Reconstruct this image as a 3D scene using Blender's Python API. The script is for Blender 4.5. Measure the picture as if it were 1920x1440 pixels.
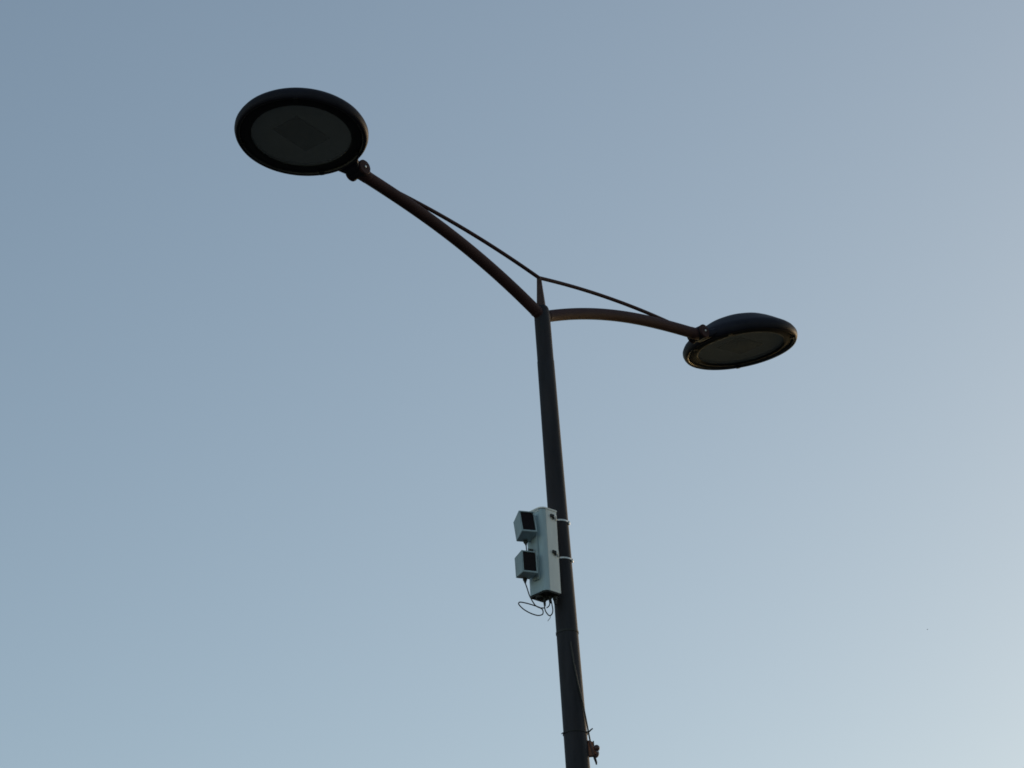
import bpy, bmesh, math, random
from mathutils import Vector, Matrix
random.seed(7)
for o in list(bpy.data.objects):
    bpy.data.objects.remove(o)
SC = bpy.context.scene
COL = SC.collection

# ------------------------------------------------------------------ camera
PITCH, ROLL = 0.45316218, -0.07400366          # looking up 26 degrees, phone held slightly tilted
F = Vector((0, math.cos(PITCH), math.sin(PITCH)))
R0 = Vector((1, 0, 0)); U0 = R0.cross(F)
RR = R0 * math.cos(ROLL) + U0 * math.sin(ROLL)
UU = -R0 * math.sin(ROLL) + U0 * math.cos(ROLL)
cam_data = bpy.data.cameras.new('camera')
cam = bpy.data.objects.new('camera', cam_data)
COL.objects.link(cam)
cam.matrix_world = Matrix.Translation((0, 0, 1.6)) @ Matrix((RR, UU, -F)).transposed().to_4x4()
cam_data.sensor_width = 36
cam_data.lens = 6006.83 / 1920 * 36
cam_data.clip_start = 0.1
cam_data.clip_end = 8000
SC.camera = cam

# ------------------------------------------------------------------ sky and sun
SUN_ELEV, SUN_ROT = math.radians(12.0), math.radians(38.0)     # low sun, ahead and to the right
world = bpy.data.worlds.new('World')
SC.world = world
world.use_nodes = True
wn = world.node_tree
sky = wn.nodes.new('ShaderNodeTexSky')
sky.sky_type = 'NISHITA'
sky.sun_disc = False
sky.sun_elevation = SUN_ELEV
sky.sun_rotation = SUN_ROT
sky.air_density = 0.97
sky.dust_density = 0.65
sky.ozone_density = 0.3
bg = wn.nodes['Background']
wb = wn.nodes.new('ShaderNodeVectorMath')               # white balance of the whole sky
wb.operation = 'MULTIPLY'
wb.inputs[1].default_value = (0.99, 0.99, 0.96)
wn.links.new(sky.outputs[0], wb.inputs[0])
wn.links.new(wb.outputs[0], bg.inputs[0])
bg.inputs[1].default_value = 0.15
sd = bpy.data.lights.new('sun', 'SUN')
sd.energy = 0.5
sd.angle = math.radians(0.5)
sd.color = (1.0, 0.74, 0.52)
sun = bpy.data.objects.new('sun', sd)
COL.objects.link(sun)
sdir = Vector((math.sin(SUN_ROT) * math.cos(SUN_ELEV), math.cos(SUN_ROT) * math.cos(SUN_ELEV), math.sin(SUN_ELEV)))
sun.rotation_euler = sdir.to_track_quat('Z', 'Y').to_euler()
sun.location = (20, 12, 20)
SC.view_settings.view_transform = 'Standard'
SC.view_settings.look = 'None'
SC.view_settings.gamma = 1
SC.view_settings.exposure = -0.12
SC.view_settings.use_curve_mapping = False
SC.cycles.filter_width = 1.7          # a slightly soft phone lens


# ------------------------------------------------------------------ materials
def mat(name, col, rough=0.5, metal=0.0, var=0.15, scale=20.0, bump=0.0, bscale=200.0, spec=0.5, grime=None, stretch=(1, 1, 1)):
    m = bpy.data.materials.new(name)
    m.use_nodes = True
    nt = m.node_tree
    b = nt.nodes['Principled BSDF']
    b.inputs['Roughness'].default_value = rough
    b.inputs['Metallic'].default_value = metal
    b.inputs['Specular IOR Level'].default_value = spec
    tc = nt.nodes.new('ShaderNodeTexCoord')
    mp = nt.nodes.new('ShaderNodeMapping')
    mp.inputs['Scale'].default_value = stretch
    nt.links.new(tc.outputs['Object'], mp.inputs['Vector'])
    n = nt.nodes.new('ShaderNodeTexNoise')
    n.inputs['Scale'].default_value = scale
    n.inputs['Detail'].default_value = 6
    n.inputs['Roughness'].default_value = 0.6
    nt.links.new(mp.outputs[0], n.inputs['Vector'])
    cr = nt.nodes.new('ShaderNodeValToRGB')
    lo = tuple(c * (1 - var) for c in col) + (1,)
    hi = tuple(min(1, c * (1 + var)) for c in col) + (1,)
    cr.color_ramp.elements[0].position = 0.35
    cr.color_ramp.elements[0].color = lo
    cr.color_ramp.elements[1].position = 0.65
    cr.color_ramp.elements[1].color = hi
    nt.links.new(n.outputs['Fac'], cr.inputs[0])
    out = cr.outputs[0]
    if grime:
        n2 = nt.nodes.new('ShaderNodeTexNoise')
        n2.inputs['Scale'].default_value = scale * 0.35
        n2.inputs['Detail'].default_value = 8
        n2.inputs['Roughness'].default_value = 0.7
        nt.links.new(mp.outputs[0], n2.inputs['Vector'])
        r2 = nt.nodes.new('ShaderNodeValToRGB')
        r2.color_ramp.elements[0].position = 0.48
        r2.color_ramp.elements[1].position = 0.72
        nt.links.new(n2.outputs['Fac'], r2.inputs[0])
        mx = nt.nodes.new('ShaderNodeMixRGB')
        mx.inputs[2].default_value = tuple(grime) + (1,)
        nt.links.new(r2.outputs[0], mx.inputs[0])
        nt.links.new(out, mx.inputs[1])
        out = mx.outputs[0]
    nt.links.new(out, b.inputs['Base Color'])
    rr = nt.nodes.new('ShaderNodeMapRange')
    rr.inputs['To Min'].default_value = max(0.02, rough - 0.1)
    rr.inputs['To Max'].default_value = min(1, rough + 0.1)
    nt.links.new(n.outputs['Fac'], rr.inputs['Value'])
    nt.links.new(rr.outputs[0], b.inputs['Roughness'])
    if bump:
        n3 = nt.nodes.new('ShaderNodeTexNoise')
        n3.inputs['Scale'].default_value = bscale
        n3.inputs['Detail'].default_value = 3
        nt.links.new(mp.outputs[0], n3.inputs['Vector'])
        bp = nt.nodes.new('ShaderNodeBump')
        bp.inputs['Strength'].default_value = bump
        bp.inputs['Distance'].default_value = 0.002
        nt.links.new(n3.outputs['Fac'], bp.inputs['Height'])
        nt.links.new(bp.outputs[0], b.inputs['Normal'])
    return m


M_POLE = mat('dark_grey_paint', (0.030, 0.030, 0.037), 0.55, spec=0.15, var=0.3, scale=6, bump=0.08, bscale=120,
             grime=(0.042, 0.032, 0.034), stretch=(3, 3, 0.5))
M_ARM = mat('dark_brown_paint', (0.060, 0.032, 0.034), 0.6, spec=0.08, var=0.15, scale=9, bump=0.05, bscale=120,
            grime=(0.072, 0.042, 0.040))
M_SPIKE = mat('lit_brown_paint', (0.088, 0.060, 0.060), 0.6, spec=0.08, var=0.2, scale=30, bump=0.2, bscale=120)  # arm brown made lighter: light on the spike's face put into the colour
M_HEAD = mat('lamp_housing_paint', (0.019, 0.019, 0.028), 0.5, spec=0.08, var=0.2, scale=8, bump=0.15, bscale=150,
             grime=(0.032, 0.028, 0.030))
M_BEZEL = mat('black_plastic', (0.018, 0.019, 0.020), 0.5, spec=0.08, var=0.2, scale=12)
M_GASKET = mat('grey_gasket', (0.065, 0.065, 0.06), 0.45, var=0.3, scale=30)
M_LED = mat('led_board', (0.05, 0.045, 0.045), 0.5, var=0.15, scale=40)
M_REFL = mat('reflector_white', (0.58, 0.59, 0.56), 0.6, var=0.06, scale=10)
M_WHITE = mat('white_enclosure_paint', (0.84, 0.845, 0.82), 0.5, var=0.05, scale=14, bump=0.12, bscale=160,
              grime=(0.72, 0.72, 0.68), stretch=(2, 2, 0.6))
M_COVER = mat('shaded_cover_paint', (0.42, 0.55, 0.61), 0.5, var=0.06, scale=14, bump=0.1, bscale=160, grime=(0.35, 0.45, 0.50), stretch=(2, 2, 0.6))  # darker, bluer than the enclosure: shade on the front face put into the colour
M_GREYCASE = mat('pale_grey_case', (0.33, 0.43, 0.47), 0.5, var=0.08, scale=25, grime=(0.23, 0.29, 0.31))
M_WINDOW = mat('dark_sensor_glass', (0.010, 0.006, 0.007), 0.45, spec=0.12, var=0.3, scale=60)
M_BLACK = mat('black_rubber', (0.014, 0.015, 0.015), 0.6, var=0.2, scale=60)
M_CABLE = mat('grey_black_cable', (0.022, 0.025, 0.024), 0.55, var=0.2, scale=60)
M_STEEL = mat('galvanised_steel', (0.62, 0.62, 0.60), 0.35, metal=0.75, var=0.12, scale=60, grime=(0.40, 0.38, 0.35))
M_TIE = mat('white_nylon_tie', (0.45, 0.47, 0.52), 0.5, var=0.06, scale=60)
M_RUST = mat('orange_brown_bracket', (0.26, 0.085, 0.035), 0.6, var=0.3, scale=60, grime=(0.12, 0.055, 0.03))
M_CLAMP = mat('dark_red_brown_clamp', (0.080, 0.030, 0.028), 0.45, var=0.3, scale=60)
M_BIRD = mat('dark_feathers', (0.03, 0.03, 0.035), 0.8, var=0.2, scale=30)
M_ASPHALT = mat('asphalt', (0.055, 0.055, 0.056), 0.9, var=0.3, scale=1.5, bump=0.5, bscale=60)
M_PAVE = mat('concrete_paving', (0.13, 0.125, 0.118), 0.9, var=0.15, scale=2, bump=0.4, bscale=40)
M_KERB = mat('kerb_concrete', (0.20, 0.195, 0.185), 0.85, var=0.15, scale=3, bump=0.4, bscale=40)
M_GROUND = mat('grassy_ground', (0.045, 0.052, 0.026), 0.95, var=0.35, scale=0.4, bump=0.6, bscale=8)
M_PAINT = mat('road_paint', (0.6, 0.6, 0.58), 0.7, var=0.1, scale=5)


def lens_material():
    m = bpy.data.materials.new('frosted_lens')
    m.use_nodes = True
    nt = m.node_tree
    nt.nodes.clear()
    out = nt.nodes.new('ShaderNodeOutputMaterial')
    tr = nt.nodes.new('ShaderNodeBsdfTransparent')
    tr.inputs[0].default_value = (0.80, 0.81, 0.80, 1)
    df = nt.nodes.new('ShaderNodeBsdfDiffuse')
    df.inputs[0].default_value = (0.44, 0.47, 0.44, 1)
    gl = nt.nodes.new('ShaderNodeBsdfGlossy')
    gl.inputs['Roughness'].default_value = 0.12
    nz = nt.nodes.new('ShaderNodeTexNoise')
    nz.inputs['Scale'].default_value = 4
    nz.inputs['Detail'].default_value = 6
    mr = nt.nodes.new('ShaderNodeMapRange')
    mr.inputs['To Min'].default_value = 0.26
    mr.inputs['To Max'].default_value = 0.34
    m1 = nt.nodes.new('ShaderNodeMixShader')
    m2 = nt.nodes.new('ShaderNodeMixShader')
    nt.links.new(nz.outputs['Fac'], mr.inputs['Value'])
    nt.links.new(mr.outputs[0], m1.inputs[0])
    nt.links.new(tr.outputs[0], m1.inputs[1])
    nt.links.new(df.outputs[0], m1.inputs[2])
    m2.inputs[0].default_value = 0.05
    nt.links.new(m1.outputs[0], m2.inputs[1])
    nt.links.new(gl.outputs[0], m2.inputs[2])
    nt.links.new(m2.outputs[0], out.inputs[0])
    return m


M_LENS = lens_material()


# ------------------------------------------------------------------ mesh helpers
def obj(name, bm, material, parent=None, smooth=True, matrix=None, autosmooth=0.6):
    me = bpy.data.meshes.new(name)
    bmesh.ops.remove_doubles(bm, verts=bm.verts, dist=1e-6)
    bmesh.ops.recalc_face_normals(bm, faces=bm.faces)
    for f in bm.faces:
        f.smooth = smooth
    if smooth:
        for e in bm.edges:
            if len(e.link_faces) == 2 and e.calc_face_angle(0) > autosmooth:
                e.smooth = False
    bm.to_mesh(me)
    bm.free()
    me.materials.append(material)
    o = bpy.data.objects.new(name, me)
    COL.objects.link(o)
    if parent is not None:
        o.parent = parent
    if matrix is not None:
        o.matrix_basis = matrix
    return o


def empty(name, loc):
    o = bpy.data.objects.new(name, None)
    o.empty_display_size = 0.1
    COL.objects.link(o)
    o.location = loc
    return o


def tag(o, label=None, cat=None, kind=None, group=None):
    if label: o['label'] = label
    if cat: o['category'] = cat
    if kind: o['kind'] = kind
    if group: o['group'] = group
    return o


def lathe(bm, prof, n=64, M=Matrix.Identity(4), close=False):
    """revolve (r,z) profile round local Z"""
    rings = []
    for r, z in prof:
        if r < 1e-6:
            rings.append([bm.verts.new(M @ Vector((0, 0, z)))])
        else:
            rings.append([bm.verts.new(M @ Vector((r * math.cos(2 * math.pi * i / n), r * math.sin(2 * math.pi * i / n), z))) for i in range(n)])
    seq = list(zip(rings[:-1], rings[1:]))
    if close: seq.append((rings[-1], rings[0]))
    for a, b in seq:
        for i in range(n):
            j = (i + 1) % n
            if len(a) == 1 and len(b) == 1: continue
            if len(a) == 1: bm.faces.new((a[0], b[j], b[i]))
            elif len(b) == 1: bm.faces.new((a[i], a[j], b[0]))
            else: bm.faces.new((a[i], a[j], b[j], b[i]))
    return bm


def tube(bm, pts, rad, n=16, cap=True):
    pts = [Vector(p) for p in pts]
    if not hasattr(rad, '__len__'): rad = [rad] * len(pts)
    prev = None
    rings = []
    for i, p in enumerate(pts):
        if i == 0: t = pts[1] - pts[0]
        elif i == len(pts) - 1: t = pts[-1] - pts[-2]
        else: t = (pts[i + 1] - pts[i]).normalized() + (pts[i] - pts[i - 1]).normalized()
        t.normalize()
        if prev is None:
            a = Vector((0, 0, 1)) if abs(t.z) < 0.9 else Vector((1, 0, 0))
            x = t.cross(a).normalized()
        else:
            x = (prev - t * prev.dot(t)).normalized()
        prev = x
        y = t.cross(x)
        rings.append([bm.verts.new(p + (x * math.cos(2 * math.pi * k / n) + y * math.sin(2 * math.pi * k / n)) * rad[i]) for k in range(n)])
    for a, b in zip(rings[:-1], rings[1:]):
        for k in range(n):
            j = (k + 1) % n
            bm.faces.new((a[k], a[j], b[j], b[k]))
    if cap:
        bm.faces.new(rings[0][::-1])
        bm.faces.new(rings[-1])
    return bm


def smooth_path(pts, sub=8):
    """Catmull-Rom through points"""
    P = [Vector(p) for p in pts]
    P = [P[0] * 2 - P[1]] + P + [P[-1] * 2 - P[-2]]
    out = []
    for i in range(1, len(P) - 2):
        for s in range(sub):
            t = s / sub
            a, b, c, d = P[i - 1], P[i], P[i + 1], P[i + 2]
            out.append(0.5 * ((2 * b) + (c - a) * t + (2 * a - 5 * b + 4 * c - d) * t * t + (3 * b - a - 3 * c + d) * t ** 3))
    out.append(P[-2])
    return out


def prism(bm, poly, z0, z1, M=Matrix.Identity(4)):
    a = [bm.verts.new(M @ Vector((x, y, z0))) for x, y in poly]
    b = [bm.verts.new(M @ Vector((x, y, z1))) for x, y in poly]
    n = len(poly)
    bm.faces.new(a[::-1])
    bm.faces.new(b)
    for i in range(n):
        bm.faces.new((a[i], a[(i + 1) % n], b[(i + 1) % n], b[i]))
    return bm


def box(bm, x0, x1, y0, y1, z0, z1, M=Matrix.Identity(4), bev=0.0):
    t = bmesh.new()
    prism(t, [(x0, y0), (x1, y0), (x1, y1), (x0, y1)], z0, z1)
    if bev:
        bmesh.ops.bevel(t, geom=list(t.edges), offset=bev, segments=2, affect='EDGES', profile=0.5)
    vm = {}
    for v in t.verts: vm[v] = bm.verts.new(M @ v.co)
    for f in t.faces: bm.faces.new([vm[v] for v in f.verts])
    t.free()
    return bm


def frame(o, x, y, z):
    return Matrix((x, y, z)).transposed().to_4x4() if o is None else Matrix.Translation(o) @ Matrix((x, y, z)).transposed().to_4x4()


# ------------------------------------------------------------------ setting (under and around the camera)
def sheet(name, x0, x1, y0, y1, z, m):
    bm = bmesh.new()
    nx = 24; ny = 24
    vs = [[bm.verts.new((x0 + (x1 - x0) * i / nx, y0 + (y1 - y0) * j / ny, z)) for i in range(nx + 1)] for j in range(ny + 1)]
    for j in range(ny):
        for i in range(nx):
            bm.faces.new((vs[j][i], vs[j][i + 1], vs[j + 1][i + 1], vs[j + 1][i]))
    o = obj(name, bm, m, smooth=False)
    return tag(o, kind='structure')


PX, PY = 0.16830, 13.72079           # foot of the pole
ALPHA = 0.87642937                   # direction of the far arm, from +X towards +Y
sheet('ground', -4000, 4000, -4000, 4000, -0.13, M_GROUND)
# the central strip the pole stands on runs square to its two arms, with a carriageway under each lamp
CA, SA = math.cos(ALPHA), math.sin(ALPHA)
RM = Matrix.Translation((PX, PY, 0)) @ frame(None, Vector((CA, SA, 0)), Vector((-SA, CA, 0)), Vector((0, 0, 1)))


def strip(name, s0, s1, t0, t1, z0, z1, m):
    bm = bmesh.new()
    box(bm, s0, s1, t0, t1, z0, z1, RM)
    return tag(obj(name, bm, m, smooth=False), kind='structure')


strip('road', 1.0, 9.0, -200, 400, -0.30, -0.12, M_ASPHALT)
strip('road', -9.0, -1.0, -200, 400, -0.30, -0.12, M_ASPHALT)
strip('median', -0.86, 0.86, -200, 400, -0.30, 0.0, M_PAVE)
strip('kerb', 0.862, 0.998, -200, 400, -0.30, 0.004, M_KERB)
strip('kerb', -0.998, -0.862, -200, 400, -0.30, 0.004, M_KERB)
strip('pavement', -22.0, -9.15, -200, 400, -0.30, 0.0, M_PAVE)
strip('kerb', -9.148, -9.002, -200, 400, -0.30, 0.004, M_KERB)
for s in (-5.05, 4.95):
    bm = bmesh.new()
    for k in range(-20, 40):
        box(bm, s, s + 0.12, k * 6, k * 6 + 3, -0.119, -0.114, RM)
    tag(obj('lane_marking', bm, M_PAINT, smooth=False), kind='structure')

# ------------------------------------------------------------------ street lamp
lamp = empty('street_lamp', (PX, PY, 0))
tag(lamp, 'tall dark double-armed street lamp with two round lamp heads against the evening sky', 'street lamp')
POLE_PROF = [(0.100, 0.0), (0.100, 0.02), (0.0985, 0.5), (0.0549, 6.341), (0.0502, 7.012), (0.0457, 7.628), (0.0422, 8.154),
             (0.0406, 8.385), (0.0392, 8.392), (0.0388, 8.53), (0.0382, 8.640), (0.0372, 8.646), (0.0345, 8.668), (0.0300, 8.678), (0.0, 8.679)]
bm = bmesh.new()
lathe(bm, [(0.0, 0.0)] + POLE_PROF, 48)
obj('pole', bm, M_POLE, lamp)
# base plate, bolts and hand-hole door, low on the pole
bm = bmesh.new()
box(bm, -0.2, 0.2, -0.2, 0.2, 0.001, 0.021, bev=0.003)
bp_ = obj('base_plate', bm, M_POLE, lamp)
for sx in (-1, 1):
    for sy in (-1, 1):
        bm = bmesh.new()
        prism(bm, [(sx * 0.155 + 0.016 * math.cos(k * math.pi / 3), sy * 0.155 + 0.016 * math.sin(k * math.pi / 3)) for k in range(6)], 0.0215, 0.04)
        obj('bolt', bm, M_STEEL, bp_, smooth=False)
bm = bmesh.new()
box(bm, -0.05, 0.05, -0.104, -0.085, 0.55, 0.95, bev=0.003)
obj('access_door', bm, M_POLE, lamp)


def band(z, r, h, t, name, m, parent, n=48, tilt=0.0):
    """thin ring round the pole"""
    bm = bmesh.new()
    lathe(bm, [(r, -h / 2), (r + t, -h / 2 + 0.0008), (r + t, h / 2 - 0.0008), (r, h / 2)], n,
          Matrix.Translation((0, 0, z)) @ Matrix.Rotation(tilt, 4, 'Y'), close=True)
    return obj(name, bm, m, parent)


def pole_r(z):
    for (r0, z0), (r1, z1) in zip(POLE_PROF[:-1], POLE_PROF[1:]):
        if z0 <= z <= z1: return r0 + (r1 - r0) * (z - z0) / (z1 - z0 + 1e-9)
    return 0.04


jb = band(6.992, pole_r(6.992) - 0.001, 0.011, 0.0035, 'joint_band', M_BLACK, lamp)

# spike: a tapered flat plate on top of the pole, its broad side square to the arms' plane
TIP = Vector((-0.0012, 0, 8.838))
bm = bmesh.new()
SPA = math.radians(-16)
ax = Vector((math.cos(SPA), math.sin(SPA), 0)); ay = Vector((-math.sin(SPA), math.cos(SPA), 0))
q = []
for z, wx, wy in ((8.655, 0.0205, 0.0125), (8.700, 0.0185, 0.0120), (8.842, 0.0095, 0.0075)):
    q.append([bm.verts.new(Vector((0, 0, z)) + ax * sx * wx + ay * sy * wy) for sx, sy in ((-1, -1), (1, -1), (1, 1), (-1, 1))])
for a, b in zip(q[:-1], q[1:]):
    for k in range(4):
        bm.faces.new((a[k], a[(k + 1) % 4], b[(k + 1) % 4], b[k]))
bm.faces.new(q[0][::-1]); bm.faces.new(q[-1])
bmesh.ops.bevel(bm, geom=list(bm.edges), offset=0.0015, segments=1, affect='EDGES')
obj('spike', bm, M_SPIKE, lamp, smooth=False)

BZ = [Vector((0.0, 8.626)), Vector((0.4722, 8.842)), Vector((0.8602, 8.9005)), Vector((1.2162, 8.9477))]


def bez(t):
    a, b, c, d = BZ
    return a * (1 - t) ** 3 + b * (3 * t * (1 - t) ** 2) + c * (3 * t * t * (1 - t)) + d * t ** 3


def P3(s, z, sg):                     # a point in the arms' plane
    return Vector((sg * s * CA, sg * s * SA, z))


def arm(sg):
    bm = bmesh.new()
    ts = [0.0 + 1.0 * i / 48 for i in range(49)]
    pts = [P3(*bez(t), sg) for t in ts]
    tube(bm, pts, 0.0288, 32)
    a = obj('arm', bm, M_ARM, lamp)
    # thin weld bead where the arm leaves the pole
    bm = bmesh.new()
    p0 = P3(*bez(0.030), sg); p1 = P3(*bez(0.036), sg); d = (p1 - p0).normalized()
    tube(bm, [p0 - d * 0.004, p0, p0 + d * 0.003, p0 + d * 0.0045], [0.0300, 0.0304, 0.0298, 0.0289], 32)
    obj('weld_bead', bm, M_ARM, a)
    # tie rod from the spike tip down to the arm
    T = bez(0.84) + Vector((0, 0.0195)); A0 = Vector((0, 8.8405))
    Mi = (T + A0) / 2 + Vector((0, 0.0448))
    bm = bmesh.new()
    pts = []
    for i in range(33):
        t = i / 32
        c = A0 * (1 - t) ** 2 + Mi * (2 * t * (1 - t)) + T * t * t
        pts.append(P3(c.x, c.y, sg))
    tube(bm, pts, 0.0092, 16)
    obj('tie_rod', bm, M_ARM, lamp)
    return a


# dome and rim of a lamp head, revolved; z = 0 is the underside plane
HOUSING = [(0.276, 0.012), (0.279, -0.001), (0.286, -0.006), (0.294, -0.004), (0.3000, 0.006), (0.3035, 0.018), (0.3030, 0.030),
           (0.2990, 0.039), (0.2915, 0.051), (0.279, 0.0625),
           (0.263, 0.074), (0.245, 0.0865), (0.225, 0.1005), (0.200, 0.1165), (0.170, 0.133), (0.130, 0.148), (0.080, 0.160), (0.035, 0.1645), (0.0, 0.165)]
# closed inside so that the shell is solid
INSIDE = [(0.0, 0.020), (0.276, 0.020), (0.276, 0.012)]


def lamp_head(sg):
    tilt = 0.1540
    c = P3(1.6168, 8.993, sg)
    x = Vector((sg * CA * math.cos(tilt), sg * SA * math.cos(tilt), math.sin(tilt)))
    y = Vector((-sg * SA, sg * CA, 0))
    z = x.cross(y)
    M = frame(c, x, y, z)
    bm = bmesh.new()
    lathe(bm, INSIDE + HOUSING[1:], 96)
    # cast neck from the rim to the hinge
    secs = [(-0.262, 0.088, 0.010, 0.050), (-0.292, 0.074, 0.004, 0.046), (-0.306, 0.060, -0.003, 0.042),
            (-0.322, 0.048, -0.009, 0.043), (-0.340, 0.041, -0.010, 0.044), (-0.362, 0.037, -0.008, 0.044)]
    rings = []
    for sx, hw, zb, zt in secs:
        ring = []
        for k in range(20):
            a = 2 * math.pi * k / 20
            cx, sx_ = math.cos(a), math.sin(a)
            e = 0.6
            ring.append(bm.verts.new((sx, hw * math.copysign(abs(cx) ** e, cx), (zb + zt) / 2 + (zt - zb) / 2 * math.copysign(abs(sx_) ** e, sx_))))
        rings.append(ring)
    for a, b in zip(rings[:-1], rings[1:]):
        for k in range(20):
            bm.faces.new((a[k], a[(k + 1) % 20], b[(k + 1) % 20], b[k]))
    bm.faces.new(rings[0]); bm.faces.new(rings[-1][::-1])
    h = obj('lamp_head', bm, M_HEAD, lamp, matrix=M, autosmooth=0.9)
    # rivets / catches standing on the rim
    bm = bmesh.new()
    lathe(bm, [(0.2275, 0.0165), (0.2275, 0.0005), (0.232, -0.0025), (0.240, -0.0030), (0.266, 0.0020), (0.2735, 0.0040), (0.2757, 0.0165)], 96, close=True)
    obj('bezel', bm, M_BEZEL, h)
    bm = bmesh.new()
    lathe(bm, [(0.0, 0.0195), (0.2272, 0.0195), (0.2272, 0.0188), (0.0, 0.0188)], 64)
    obj('reflector', bm, M_REFL, h)
    bm = bmesh.new()
    box(bm, -0.105, 0.105, -0.078, 0.078, 0.0135, 0.0186, bev=0.001)
    for i in range(6):
        for j in range(4):
            lathe(bm, [(0.0, 0.0118), (0.0045, 0.0122), (0.0062, 0.0135)], 8, Matrix.Translation((-0.0825 + i * 0.033, -0.054 + j * 0.036, 0)))
    obj('led_panel', bm, M_LED, h)
    bm = bmesh.new()
    lathe(bm, [(0.0, 0.0075), (0.12, 0.0075), (0.2272, 0.0088), (0.2272, 0.0042), (0.12, 0.0028), (0.0, 0.0026)], 64)
    obj('lens', bm, M_LENS, h)
    bm = bmesh.new()
    lathe(bm, [(0.2762, 0.010), (0.2768, 0.0005), (0.2785, -0.0022), (0.2812, -0.0042), (0.2822, -0.0034), (0.2794, 0.010)], 96, close=True)
    obj('gasket', bm, M_GASKET, h)
    # clips round the rim
    for ang in (math.radians(40), math.radians(-62), math.radians(155), math.radians(-155)):
        bm = bmesh.new()
        Rm = Matrix.Rotation(ang, 4, 'Z')
        box(bm, 0.262, 0.291, -0.010, 0.010, -0.0082, -0.0035, Rm, bev=0.001)
        obj('clip', bm, M_BEZEL, h)
    # hinge: barrel lying across the arm, a cap and bolt on each end
    bm = bmesh.new()
    Ry = Matrix.Translation((-0.366, 0, 0.020)) @ Matrix.Rotation(math.pi / 2, 4, 'X')
    lathe(bm, [(0.0, -0.036), (0.032, -0.036), (0.0345, -0.033), (0.0345, 0.033), (0.032, 0.036), (0.0, 0.036)], 40, Ry)
    obj('hinge', bm, M_HEAD, h)
    for s in (-1, 1):
        bm = bmesh.new()
        lathe(bm, [(0.0, s * 0.0362), (0.0345, s * 0.0362), (0.0365, s * 0.038), (0.0362, s * 0.045), (0.033, s * 0.0485), (0.014, s * 0.0495),
                   (0.013, s * 0.0480), (0.0, s * 0.0480)], 40, Ry)
        obj('hinge_cap', bm, M_ARM, h)
        bm = bmesh.new()
        lathe(bm, [(0.0, s * 0.0482), (0.0065, s * 0.0482), (0.006, s * 0.052), (0.004, s * 0.053), (0.0, s * 0.053)], 12, Ry)
        obj('bolt', bm, M_STEEL, h)
    return h


for sg in (-1, 1):
    a = arm(sg)
    h = lamp_head(sg)
    # spigot sleeve joining the arm to the hinge
    bm = bmesh.new()
    e0 = P3(*bez(0.972), sg); e1 = P3(*bez(1.0), sg)
    d = (e1 - e0).normalized()
    tube(bm, [e0, e0 + d * 0.004, e1 + d * 0.034, e1 + d * 0.04], [0.0289, 0.0298, 0.0305, 0.027], 32)
    obj('sleeve', bm, M_ARM, a)

# ------------------------------------------------------------------ white traffic sensor strapped to the pole
sensor = empty('traffic_sensor', (PX, PY, 7.10))
tag(sensor, 'white traffic sensor box with two square sensor heads strapped to the dark pole', 'traffic sensor')
ZB = -7.10                                             # local z = height - 7.10
u = Vector((-0.71, -0.704, 0)).normalized()           # outwards from the pole
v = Vector((0.704, -0.71, 0)).normalized()
lean = Matrix.Shear('XY', 4, (0.0, 0.0))
MU = Matrix.Translation((0, 0, 0)) @ frame(None, u, v, Vector((0, 0, 1)))
LEAN = Matrix.Translation((0, 0, 0.05)) @ Matrix.Rotation(math.radians(1.0), 4, 'Y') @ Matrix.Translation((0, 0, -0.05)) @ MU
zb, zt = 0.0537, 0.4610
U0_, U1_, V0_, V1_ = 0.074, 0.168, -0.0680, 0.0530


def rounded(u0, u1, v0, v1, r, n=6):
    """outline with the two front corners rounded"""
    pts = [(u0, v0)]
    for k in range(n + 1):
        a = -math.pi / 2 + math.pi / 2 * k / n
        pts.append((u1 - r + r * math.cos(a), v0 + r + r * math.sin(a)))
    for k in range(n + 1):
        a = math.pi / 2 * k / n
        pts.append((u1 - r + r * math.cos(a), v1 - r + r * math.sin(a)))
    pts.append((u0, v1))
    return pts


bm = bmesh.new()
prism(bm, rounded(U0_, U1_ - 0.0275, V0_, V1_, 0.0012, 2), zb, zt, LEAN)
obj('enclosure', bm, M_WHITE, sensor)
bm = bmesh.new()
prism(bm, rounded(U1_ - 0.0262, U1_, V0_ + 0.001, V1_ - 0.001, 0.024, 10), zb, zt - 0.002, LEAN)
obj('front_cover', bm, M_COVER, sensor)
bm = bmesh.new()
prism(bm, rounded(U0_ - 0.002, U1_ + 0.003, V0_ - 0.003, V1_ + 0.003, 0.030, 10), zt + 0.0003, zt + 0.007, LEAN)
for k in range(9):                                     # drip ribs under the cap's front edge
    vv = V0_ + 0.020 + k * 0.0095
    box(bm, U1_ + 0.0002, U1_ + 0.0028, vv, vv + 0.004, zt - 0.012, zt + 0.0002, LEAN)
obj('cap', bm, M_WHITE, sensor)
bm = bmesh.new()
prism(bm, rounded(U0_ + 0.004, U1_ - 0.004, V0_ + 0.004, V1_ - 0.004, 0.022, 8), zb - 0.007, zb - 0.0022, LEAN)
obj('bottom_plate', bm, M_BLACK, sensor)
bm = bmesh.new()                                       # rail carrying the two heads
box(bm, U1_ + 0.0005, U1_ + 0.010, -0.018, 0.020, zb + 0.06, zt - 0.03, LEAN, bev=0.0012)
obj('mounting_rail', bm, M_GREYCASE, sensor)

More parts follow.
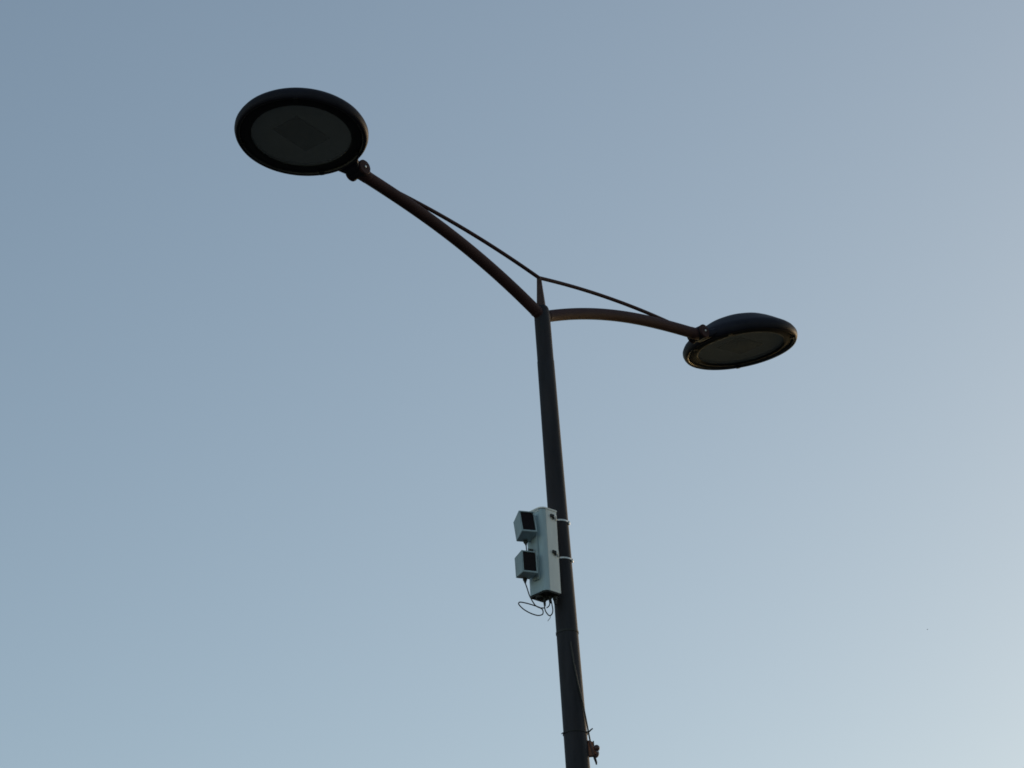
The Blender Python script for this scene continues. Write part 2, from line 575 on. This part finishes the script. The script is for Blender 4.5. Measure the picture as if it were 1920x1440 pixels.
for zc in (0.4400, 0.2490):                            # steel straps, brackets and side latches
    band(zc, pole_r(zc - ZB) + 0.0004, 0.0095, 0.0024, 'strap', M_STEEL, sensor)
    Sx = frame(Vector((0, 0, 0)), u, v, Vector((0, 0, 1)))
    bm = bmesh.new()
    box(bm, 0.050, 0.0785, -0.030, 0.030, zc - 0.020, zc + 0.016, Sx, bev=0.0015)
    obj('bracket', bm, M_STEEL, sensor)
    bm = bmesh.new()
    lug = Vector((0.75, -0.66, 0)).normalized(); lt = Vector((0.66, 0.75, 0))
    Lm = frame(Vector((0, 0, 0)), lug, lt, Vector((0, 0, 1)))
    pr_ = pole_r(zc - ZB)
    lug = Vector((0.97, -0.24, 0)).normalized(); lt = Vector((0.24, 0.97, 0)).normalized()
    Lm = frame(Vector((0, 0, 0)), lug, lt, Vector((0, 0, 1)))
    box(bm, pr_ + 0.001, pr_ + 0.008, -0.005, 0.005, zc - 0.013, zc + 0.004, Lm, bev=0.001)
    obj('strap_buckle', bm, M_STEEL, sensor)
for zc in (0.4310, 0.2490):
    bm = bmesh.new()                                   # toggle latch: dark hooked body with a pale pin
    box(bm, 0.092, 0.118, V1_ + 0.0022, V1_ + 0.010, zc - 0.006, zc + 0.009, LEAN, bev=0.002)
    box(bm, 0.096, 0.104, V1_ + 0.0022, V1_ + 0.012, zc - 0.015, zc - 0.004, LEAN, bev=0.002)
    lt_ = obj('latch', bm, M_BLACK, sensor)
    bm = bmesh.new()
    box(bm, 0.095, 0.100, V1_ + 0.0103, V1_ + 0.0150, zc - 0.010, zc + 0.012, LEAN, bev=0.001)
    box(bm, 0.078, 0.083, V1_ + 0.0003, V1_ + 0.0060, zc - 0.016, zc + 0.012, LEAN, bev=0.001)
    obj('pin', bm, M_WHITE, lt_)


def head(fl, pitch, yaw, wd_, hh, dd):
    """square sensor head; fl = lower front left corner, local x across the window, y backwards, z up"""
    M = Matrix.Translation(fl) @ Matrix.Rotation(yaw, 4, 'Z') @ Matrix.Rotation(pitch, 4, 'X')
    bm = bmesh.new()
    # hollow-fronted case: a frame round a recess
    t = 0.006
    xs = [0, t, wd_ - t, wd_]; 
    o_ = [(0, 0), (wd_, 0), (wd_, hh), (0, hh)]
    tb = 0.0085
    i_ = [(t, tb), (wd_ - t, tb), (wd_ - t, hh - t), (t, hh - t)]
    Fo = [bm.verts.new((x, 0, z)) for x, z in o_]
    Fi = [bm.verts.new((x, 0, z)) for x, z in i_]
    Fr = [bm.verts.new((x, 0.008, z)) for x, z in i_]
    sh = 0.004
    Bo = [bm.verts.new((x, dd, z)) for x, z in [(sh, sh), (wd_ - sh, sh), (wd_ - sh, hh - sh), (sh, hh - sh)]]
    for k in range(4):
        j = (k + 1) % 4
        bm.faces.new((Fo[k], Fo[j], Fi[j], Fi[k]))
        bm.faces.new((Fi[k], Fi[j], Fr[j], Fr[k]))
        bm.faces.new((Fo[k], Bo[k], Bo[j], Fo[j]))
    bm.faces.new(Fr); bm.faces.new(Bo)
    es = [e for e in bm.edges if all(vv in Fo or vv in Bo for vv in e.verts)]
    bmesh.ops.bevel(bm, geom=es, offset=0.0018, segments=2, affect='EDGES')
    h = obj('sensor_head', bm, M_GREYCASE, sensor, matrix=M, autosmooth=0.5)
    bm = bmesh.new()
    r = 0.011
    w0, w1, h0, h1 = t + 0.0004, wd_ - t - 0.0004, tb + 0.0004, hh - t - 0.0004
    poly = []
    for cx, cz, a0 in ((w1 - r, h1 - r, 0), (w0 + r, h1 - r, 90), (w0 + r, h0 + r, 180), (w1 - r, h0 + r, 270)):
        for k in range(5):
            a = math.radians(a0 + 22.5 * k)
            poly.append((cx + r * math.cos(a), cz + r * math.sin(a)))
    prism(bm, poly, -0.0075, -0.0045, Matrix.Rotation(math.pi / 2, 4, 'X'))
    wn_ = obj('window', bm, M_WINDOW, h)
    bm = bmesh.new()                                   # neck joining the head to the rail
    Gx, Gy = wd_ * 0.56, dd * 0.84
    lathe(bm, [(0.0, 0.0017), (0.0100, 0.0016), (0.0100, -0.007), (0.0068, -0.012), (0.0040, -0.022), (0.0, -0.022)], 16,
          Matrix.Translation((Gx, Gy, -0.0012)))
    obj('cable_gland', bm, M_BLACK, h)
    return h, M @ Vector((Gx, Gy, -0.022))


h1, g1 = head(Vector((-0.1715, -0.203, 7.4320 + ZB)), math.radians(-12), math.radians(22), 0.0760, 0.1160, 0.092)
h2, g2 = head(Vector((-0.1815, -0.203, 7.2295 + ZB)), math.radians(0), math.radians(26), 0.0770, 0.1080, 0.088)
for hh_ in (h1, h2):                                   # stub bracket behind each head
    bm = bmesh.new()
    c = hh_.matrix_basis @ Vector((0.050, 0.075, 0.050))
    t = LEAN @ Vector((U1_ + 0.006, 0.0, c.z))
    tube(bm, [c, (c + t) / 2, t], 0.012, 12)
    obj('swivel_bracket', bm, M_GREYCASE, sensor)
bm = bmesh.new()
c = LEAN @ Vector((U1_ + 0.012, -0.02, 0.2455))
box(bm, -0.012, 0.012, -0.006, 0.006, -0.004, 0.004, Matrix.Translation(c + Vector((0.0, -0.02, 0.015))) @ Matrix.Rotation(0.25, 4, 'Y'), bev=0.001)
box(bm, -0.018, 0.018, -0.006, 0.006, -0.0025, 0.0025, Matrix.Translation(c + Vector((0.004, -0.02, 0.002))), bev=0.001)
obj('adjusting_screw', bm, M_BLACK, sensor)

Z = lambda pts: [Vector((x, y, z + ZB)) for x, y, z in pts]


def cable(pts, r=0.0028, m=None, name='cable'):
    bm = bmesh.new()
    tube(bm, smooth_path(pts, 8), r, 10)
    return obj(name, bm, m or M_CABLE, sensor)


cable([g1, g1 + Vector((0.001, 0.002, -0.03)), Vector((g1.x + 0.001, g1.y, 7.334 + ZB))])
cable([g2] + Z([(-0.1691, -0.13, 7.1784), (-0.1596, -0.13, 7.138), (-0.145, -0.12, 7.1067), (-0.1339, -0.11, 7.0941),
                (-0.1175, -0.1, 7.0876), (-0.0956, -0.09, 7.0886)]))
cable(Z([(-0.1155, -0.1, 7.0862), (-0.1065, -0.1, 7.0790), (-0.1035, -0.1, 7.0668), (-0.1076, -0.1, 7.054), (-0.125, -0.11, 7.0461), (-0.1442, -0.12, 7.0476),
         (-0.1677, -0.13, 7.0559), (-0.1909, -0.14, 7.0695), (-0.2067, -0.15, 7.0838), (-0.2124, -0.15, 7.0953), (-0.2055, -0.15, 7.102),
         (-0.1815, -0.14, 7.1002), (-0.1553, -0.13, 7.0943), (-0.134, -0.12, 7.0888), (-0.1174, -0.11, 7.0849)]))
cable(Z([(-0.0945, -0.088, 7.105), (-0.0951, -0.09, 7.0944), (-0.0919, -0.09, 7.0725), (-0.081, -0.09, 7.0533), (-0.0715, -0.09, 7.0499), (-0.0622, -0.09, 7.0596),
         (-0.0585, -0.09, 7.0777), (-0.0604, -0.09, 7.1016), (-0.0621, -0.09, 7.1223)]))
cable(Z([(-0.0682, -0.085, 7.1255), (-0.0728, -0.085, 7.102), (-0.0859, -0.085, 7.0898)]), 0.0026)
cable(Z([(-0.0739, -0.09, 7.0505), (-0.0729, -0.09, 7.0400), (-0.0856, -0.09, 7.0234)]), 0.0016, M_TIE, 'cable_tie')
for gx, gy, r, z0, z1 in ((-0.0935, -0.087, 0.0080, 7.0985, 7.150), (-0.0670, -0.085, 0.0095, 7.1120, 7.150), (-0.0440, -0.080, 0.0110, 7.106, 7.150)):
    bm = bmesh.new()
    lathe(bm, [(0.0, z0 + ZB), (r * 0.55, z0 + ZB), (r * 0.72, z0 + ZB + 0.012), (r * 0.72, z0 + ZB + 0.020), (r, z0 + ZB + 0.022), (r, z1 + ZB), (0.0, z1 + ZB)], 16,
          Matrix.Translation((gx, gy, 0)))
    obj('cable_gland', bm, M_BLACK, sensor)
bm = bmesh.new()
lathe(bm, [(0.0, -0.010), (0.010, -0.010), (0.019, -0.004), (0.021, 0.012), (0.0, 0.012)], 20, Matrix.Translation((-0.113, -0.088, 7.142 + ZB)))
obj('vent_plug', bm, M_BLACK, sensor)

# ------------------------------------------------------------------ loose cable and clamp low on the pole
bm = bmesh.new()
W = [(0.0105, -0.0530, 6.930), (0.0124, -0.0535, 6.9052), (0.0190, -0.0525, 6.8234), (0.0288, -0.048, 6.7364), (0.0400, -0.041, 6.662), (0.0492, -0.0325, 6.5948),
     (0.0582, -0.020, 6.5159), (0.0650, -0.008, 6.4577), (0.0735, -0.004, 6.4070), (0.0800, -0.002, 6.3750), (0.0845, -0.002, 6.3500)]
tube(bm, [p - Vector((0, 0, 6.35)) for p in smooth_path(W, 6)], 0.0036, 8)
wire = obj('loose_cable', bm, M_CABLE)
wire.location = (PX, PY, 6.35)
tag(wire, 'thin dark cable running down the right edge of the pole below the sensor', 'cable')

tie = band(0.0, pole_r(6.50) + 0.0003, 0.0050, 0.0030, 'cable_tie', M_BLACK, None, tilt=math.radians(2))
tie.location = (PX, PY, 6.5015)
bm = bmesh.new()
tube(bm, [(0.052, -0.018, 0.000), (0.064, -0.016, 0.003), (0.074, -0.015, 0.0125), (0.0805, -0.014, 0.0165)], [0.0040, 0.0036, 0.0032, 0.0026], 8)
obj('tie_end', bm, M_BLACK, tie)
bm = bmesh.new()
tube(bm, [(-0.048, -0.028, 0.002), (-0.056, -0.030, 0.000), (-0.0635, -0.030, -0.004)], [0.0034, 0.0030, 0.0018], 8)
obj('tie_end', bm, M_BLACK, tie)
tag(tie, 'black cable tie with sticking-out ends round the bottom of the visible pole', 'cable tie')

clamp = empty('anchor_clamp', (PX, PY, 6.39))
tag(clamp, 'small orange-brown clamp on the right side of the pole at the bottom of the photo', 'clamp')
bm = bmesh.new()
prism(bm, [(0.0520, 0.000), (0.0520, 0.075), (0.0640, 0.0745), (0.0775, 0.0640), (0.0790, 0.004), (0.0740, 0.000)], -0.011, 0.011,
      Matrix.Rotation(math.pi / 2, 4, 'X'))
bmesh.ops.bevel(bm, geom=list(bm.edges), offset=0.002, segments=2, affect='EDGES')
obj('plate', bm, M_RUST, clamp)
bm = bmesh.new()
tube(bm, [(0.0600, -0.012, 0.069), (0.0660, -0.013, 0.045), (0.0735, -0.012, 0.010), (0.0775, -0.011, 0.000)], 0.0042, 10)
obj('side_strip', bm, M_CLAMP, clamp)
bm = bmesh.new()
bmesh.ops.create_uvsphere(bm, u_segments=20, v_segments=14, radius=0.0150)
bmesh.ops.scale(bm, vec=(1, 0.9, 1.02), verts=bm.verts)
bmesh.ops.translate(bm, vec=(0.0905, -0.004, 0.037), verts=bm.verts)
obj('knob', bm, M_CLAMP, clamp)
bm = bmesh.new()
tube(bm, smooth_path([(0.080, -0.004, 0.027), (0.0905, -0.005, 0.022), (0.0935, -0.005, 0.010), (0.0890, -0.004, 0.000), (0.0805, -0.004, -0.004)], 6), 0.0066, 10)
obj('hook', bm, M_CLAMP, clamp)
bm = bmesh.new()
bmesh.ops.create_uvsphere(bm, u_segments=16, v_segments=12, radius=0.0095)
bmesh.ops.translate(bm, vec=(0.0845, -0.004, 0.013), verts=bm.verts)
obj('nut', bm, M_RUST, clamp)
bm = bmesh.new()
tube(bm, [(0.0905, -0.0115, 0.018), (0.0900, -0.0135, 0.014)], 0.0035, 10)
obj('bolt', bm, M_STEEL, clamp)
bm = bmesh.new()
box(bm, 0.0755, 0.0815, -0.010, 0.004, 0.050, 0.071, bev=0.0015)
obj('lug', bm, M_BLACK, clamp)
bm = bmesh.new()
tube(bm, [(0.0755, -0.003, 0.004), (0.0795, -0.003, -0.012), (0.0840, -0.003, -0.030), (0.0850, -0.003, -0.037)], [0.0050, 0.0062, 0.0050, 0.0028], 10)
obj('tail_rod', bm, M_BLACK, clamp)

# ------------------------------------------------------------------ one far bird
bird = empty('bird', (79.21, 600.0, 232.48))
tag(bird, 'tiny dark speck of a bird far off in the clear sky right of the pole', 'bird')
bm = bmesh.new()
prof = [(0.0, -0.15), (0.012, -0.13), (0.022, -0.07), (0.038, 0.0), (0.036, 0.05), (0.022, 0.09), (0.020, 0.11), (0.012, 0.13), (0.0, 0.145)]
lathe(bm, prof, 16, Matrix.Rotation(math.pi / 2, 4, 'Y'))
obj('body', bm, M_BIRD, bird)
for s in (-1, 1):
    bm = bmesh.new()
    top = [(0.05, 0.02), (0.06, 0.12), (0.03, 0.22), (-0.04, 0.31)]
    bot = [(-0.05, 0.02), (-0.03, 0.12), (-0.03, 0.22), (-0.06, 0.31)]
    poly = [(x, s * y) for x, y in top] + [(x, s * y) for x, y in reversed(bot)]
    prism(bm, poly, 0.0, 0.008, Matrix.Rotation(s * 0.3, 4, 'X'))
    obj('wing', bm, M_BIRD, bird, smooth=False)
bm = bmesh.new()
prism(bm, [(-0.12, -0.012), (-0.20, -0.045), (-0.18, 0.0), (-0.20, 0.045), (-0.12, 0.012)], -0.003, 0.003)
obj('tail', bm, M_BIRD, bird, smooth=False)
